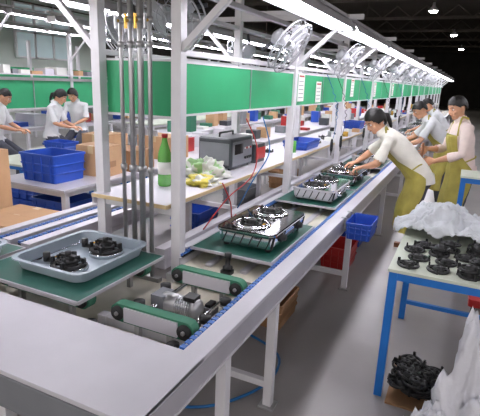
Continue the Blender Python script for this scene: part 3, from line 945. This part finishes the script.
    pf.append(tuple(reversed(range(n)))); pf.append(tuple(range((len(ringz)-1)*n,len(ringz)*n)))
    hm.add(pv, pf, M_skin)
    limb(hm, [(0,0.083,0.012),(0,0.095,-0.012),(0,0.101,-0.028)], [0.007,0.009,0.012])
    for s in (-1,1):
        hm.ball((s*0.012,0.090,-0.032),0.009,M_skin,10,6)
        hm.ball((s*0.074,-0.005,-0.012),(0.011,0.020,0.032),M_skin,10,8)
        limb(hm, [(s*0.014,0.083,0.026),(s*0.045,0.072,0.026)], [0.007,0.006])
        hm.ball((s*0.040,0.062,-0.028),(0.022,0.018,0.020),M_skin,10,8)
    limb(hm, [(-0.018,0.084,-0.058),(0,0.090,-0.056),(0.018,0.084,-0.058)], [0.007,0.009,0.007])
    hm.ball((0,0.066,-0.095),(0.022,0.018,0.016),M_skin,10,8)
    vs, fs = to_remesh(hm, 0.006, 2, 0.4)
    out.M = H
    out.add(vs, fs, M_skin, True)
    for s in (-1,1):
        out.ball((s*0.031,0.073,0.006),(0.014,0.011,0.008),M_eyew,10,8)
        out.ball((s*0.031,0.082,0.005),(0.006,0.004,0.006),M_eyed,8,6)
        out.tube([(s*0.014,0.089,0.027),(s*0.030,0.087,0.032),(s*0.048,0.076,0.028)],0.003,M_hair,6)
    out.tube([(-0.021,0.088,-0.058),(0,0.0975,-0.055),(0.021,0.088,-0.058)],[0.002,0.0045,0.002],M_skinr,8)
    n, k = 60, 48; hv = []; hf = []
    low = {'short': -0.045, 'bun': -0.07}[hair]; hs = 1.0 if hair == 'short' else 1.06
    def ok_(d):
        az = math.atan2(abs(d.x), d.y)
        if az < 0.85: h = 0.058 - 0.012*az
        elif az < 1.35: h = 0.048 - (az-0.85)/0.5*(0.048-(-0.015 if hair != 'short' else 0.008))
        elif az < 1.85: h = 0.018 if hair == 'short' else -0.012
        else: h = 0.012 + (low-0.012)*min(1,(az-1.85)/0.5)
        return d.z*0.116+0.004 > h
    for i in range(k+1):
        t = math.pi*i/k
        for j in range(n):
            p = 2*math.pi*j/n
            d = Vector((math.sin(t)*math.cos(p), math.sin(t)*math.sin(p), math.cos(t)))
            wob = (1+0.035*noise.noise(Vector((d.x*16,d.y*5,d.z*5+loc[1])))+0.02*noise.noise(d*4))*hs
            hv.append(Vector((d.x*0.087*wob, -0.008+d.y*0.104*wob, 0.004+d.z*0.119*wob)))
    for i in range(k):
        t = math.pi*(i+0.5)/k
        for j in range(n):
            p = 2*math.pi*(j+0.5)/n
            d = Vector((math.sin(t)*math.cos(p), math.sin(t)*math.sin(p), math.cos(t)))
            if ok_(d): hf.append((i*n+j,(i+1)*n+j,(i+1)*n+(j+1)%n,i*n+(j+1)%n))
    inner = [Vector((v.x*0.80, -0.008+(v.y+0.008)*0.82, 0.004+(v.z-0.004)*0.85)) for v in hv]
    o1 = len(hv); allv = hv+inner; allf = list(hf)+[tuple(o1+i for i in reversed(f)) for f in hf]
    ec = {}
    for f in hf:
        for q in range(4): ec[(f[q], f[(q+1)%4])] = 1
    for (x, y) in list(ec):
        if (y, x) not in ec: allf.append((y, x, o1+x, o1+y))
    out.add(allv, allf, M_hair, True)
    if hair == 'bun':
        limb(out, [(0,-0.10,0.0),(0,-0.135,-0.03),(0,-0.13,-0.10),(0,-0.11,-0.17)], [0.022,0.028,0.022,0.010], M_hair)
    out.M = Matrix()
    if apron:
        secs = [(V('chest').lerp(V('shoul'),0.25), 0.158, 0.128),(V('chest'),0.175,0.132),(V('waist'),0.155,0.122),(V('pelvis'),0.190,0.140),
                (V('pelvis')+Vector((0,0.01,-0.16)),0.205,0.134),((V('kn+')+V('kn-'))/2+Vector((0,0.02,0.12)),0.215,0.118),((V('kn+')+V('kn-'))/2+Vector((0,0.03,-0.10)),0.22,0.118)]
        av = []; na = 21
        cs = spline([s_[0] for s_ in secs], 4); K = len(cs)
        for i, c in enumerate(cs):
            fi = i/4; i0 = min(int(fi), len(secs)-2); t = fi-i0
            rx_ = (secs[i0][1]*(1-t)+secs[i0+1][1]*t)*sw; ry_ = (secs[i0][2]*(1-t)+secs[i0+1][2]*t)*sw
            T = (cs[min(K-1,i+1)]-cs[max(0,i-1)]).normalized()
            fw = Vector((1,0,0)).cross(T); 
            if fw.y < 0: fw = -fw
            span = 0.9 if i < 6 else (0.9+ (min(i,12)-6)*0.17)
            for j in range(na):
                an_ = (j/(na-1)*2-1)*span
                rip = 0.009*math.sin(j*1.7+1)*min(1,i/12)
                av.append(c+Vector((1,0,0))*math.sin(an_)*rx_+fw*(math.cos(an_)*ry_+rip))
        af = [(i*na+j,i*na+j+1,(i+1)*na+j+1,(i+1)*na+j) for i in range(K-1) for j in range(na-1)]
        out.add(av, af, M_apron, True)
        cen = [cs[i//na] for i in range(len(av))]
        out.add([p+(p-c).normalized()*0.007 for p, c in zip(av, cen)], [tuple(reversed(f)) for f in af], M_apron, True)
        for s in (-1,1):
            top = av[0] if s < 0 else av[na-1]
            out.tube(spline([top, V('shoul')+Vector((s*0.085,0.04,0.085)), V('neckb')+Vector((s*0.06,-0.05,0.02)), V('neckb')+Vector((0,-0.07,0.01))]), (0.010), M_apron, 6)
            wz = V('waist')
            side_ = av[9*na] if s < 0 else av[9*na+na-1]
            out.tube(spline([side_, wz+Vector((s*0.14*sw,-0.07,0.0)), wz+Vector((0,-0.130*sw,0.0))]), 0.008, M_apron, 6)
    o = out.obj(name, loc=loc, rotz=yaw)
    return o

def yaw_of(fx, fy):
    return math.atan2(-fx, fy)

lean = dict(pelvis=(0,0,0.92), waist=(0,0.10,1.05), chest=(0,0.24,1.19), shoul=(0,0.34,1.285), neckb=(0,0.405,1.335), head=(0,0.49,1.43),
  **{'sh+':(0.165,0.335,1.27),'el+':(0.235,0.52,1.08),'wr+':(0.14,0.64,0.985),'sh-':(-0.165,0.325,1.27),'el-':(-0.25,0.42,1.04),'wr-':(-0.13,0.54,0.985),
     'hip+':(0.085,0.0,0.88),'hip-':(-0.085,0.0,0.88),'kn+':(0.10,0.05,0.48),'kn-':(-0.10,0.05,0.48),'an+':(0.11,-0.02,0.09),'an-':(-0.11,-0.02,0.09),
     'hd+':(-0.2,1,-0.25),'hd-':(0.15,1,-0.3),'pn+':(0,-0.2,-1),'pn-':(0,-0.2,-1)}, curl=0.4, w=0.98)
person('factory_worker', (-0.33,4.85,0.0), yaw_of(-1,-0.12), lean, M_shirt, hair='bun', headpitch=0.65, headyaw=0.6, sleeve=0.75)

stand = dict(pelvis=(0,0,0.94), waist=(0,0.02,1.08), chest=(0,0.06,1.26), shoul=(0,0.075,1.39), neckb=(0,0.095,1.455), head=(0,0.15,1.58),
  **{'sh+':(0.185,0.075,1.38),'el+':(0.24,0.14,1.12),'wr+':(0.12,0.36,1.12),'sh-':(-0.185,0.075,1.38),'el-':(-0.25,0.12,1.12),'wr-':(-0.09,0.33,1.02),
     'hip+':(0.09,0.0,0.90),'hip-':(-0.09,0.0,0.90),'kn+':(0.11,0.03,0.49),'kn-':(-0.11,0.03,0.49),'an+':(0.12,-0.02,0.09),'an-':(-0.12,-0.02,0.09),
     'hd+':(-0.9,0.5,0),'hd-':(0.7,0.6,0.0),'pn+':(0,1,0),'pn-':(0,1,0)}, curl=0.75, w=1.05)
person('factory_worker', (0.03,5.5,0.0), yaw_of(-1,-0.35), stand, M_shirtp, hair='short', headpitch=0.4, headyaw=0.35, sleeve=1.35)
fx, fy = Vector((-1,-0.35)).normalized()
px, py = 0.03+fx*0.44, 5.5+fy*0.44
a = MB(); a.cyl((px,py,0.0),(px+0.0,py,1.20),0.014,M_wood,12); a.b(px-0.16,px+0.16,py-0.03,py+0.03,0.0,0.05,M_wood)
a.obj('wooden_broom')

lean2 = dict(lean); lean2.update({'head':(0,0.43,1.47),'neckb':(0,0.33,1.36),'shoul':(0,0.27,1.31),'chest':(0,0.20,1.21),'waist':(0,0.08,1.06)})
lean2.update({'sh+':(0.165,0.27,1.29),'sh-':(-0.165,0.27,1.29),'el+':(0.24,0.42,1.07),'el-':(-0.24,0.40,1.06)})
person('factory_worker', (-0.20,7.2,0.0), yaw_of(-1,-0.2), lean2, M_shirtw, hair='short', headpitch=0.6, headyaw=0.3, sleeve=0.7)
person('factory_worker', (-0.28,9.6,0.0), yaw_of(-1,-0.1), lean2, M_shirtw, hair='short', headpitch=0.6, sleeve=0.7)
# seated workers on stools at the far-left line
sit = {}
for k_, v_ in stand.items():
    if isinstance(v_, tuple) and k_[:2] not in ('hd','pn','hi','kn','an'): sit[k_] = (v_[0], v_[1], v_[2]-0.16)
    else: sit[k_] = v_
sit.update({'head':(0,0.19,1.40),'hip+':(0.09,0.02,0.74),'hip-':(-0.09,0.02,0.74),'kn+':(0.13,0.38,0.50),'kn-':(-0.13,0.38,0.50),'an+':(0.13,0.34,0.09),'an-':(-0.13,0.34,0.09),
            'wr+':(0.13,0.36,0.92),'wr-':(-0.12,0.36,0.90),'el+':(0.23,0.16,0.98),'el-':(-0.23,0.16,0.98),'hd+':(-0.1,1,0),'hd-':(0.1,1,0),'pn+':(0,0,-1),'pn-':(0,0,-1),'w':0.92,'curl':0.45})
for (x, y, fx, fy, h) in ((-6.45,4.85,1.0,0.6,'short'),(-6.25,5.75,1.0,0.5,'bun'),(-6.60,6.75,0.3,-1.0,'bun')):
    person('factory_worker', (x,y,0.0), yaw_of(fx,fy), sit, M_shirtw, hair=h, headpitch=0.5, headyaw=0.0, apron=False, sleeve=0.8)
    a = MB()
    a.lathe([(0.0,0.0),(0.15,0.0),(0.16,0.012),(0.15,0.03),(0.0,0.032)], (0,0,0.61), M_crate, 20)
    for q in range(4):
        t = math.pi/4+math.pi/2*q
        a.cyl((0.10*math.cos(t),0.10*math.sin(t),0.612),(0.18*math.cos(t),0.18*math.sin(t),0.0),0.012,M_steel,8)
    a.torus((0,0,0.22),0.152,0.008,M_steel,20,6)
    a.obj('work_stool', loc=(x,y,0.0))

# ------------------------------------------------------------------ world + camera
w = bpy.data.worlds.new('World'); scene.world = w; w.use_nodes = True
bg = w.node_tree.nodes['Background']; bg.inputs['Color'].default_value = (1.0,0.945,0.91,1); bg.inputs['Strength'].default_value = 1.35

right = Vector((0.9002,0.4341,0.0386)); up = Vector((-0.1470,0.2189,0.9647)); fwd = Vector((-0.4103,0.8739,-0.2609))
fwd.normalize(); right = (right-fwd*right.dot(fwd)).normalized(); up = right.cross(fwd).normalized()
cam = bpy.data.cameras.new('camera'); co = bpy.data.objects.new('camera', cam); scene.collection.objects.link(co)
mw = Matrix.Identity(4)
for i in range(3):
    mw[i][0] = right[i]; mw[i][1] = up[i]; mw[i][2] = -fwd[i]
mw[0][3], mw[1][3], mw[2][3] = 0.0, 0.0, 1.75
co.matrix_world = mw
cam.sensor_width = 36; cam.lens = 35.02; cam.clip_start = 0.05; cam.clip_end = 200
scene.camera = co
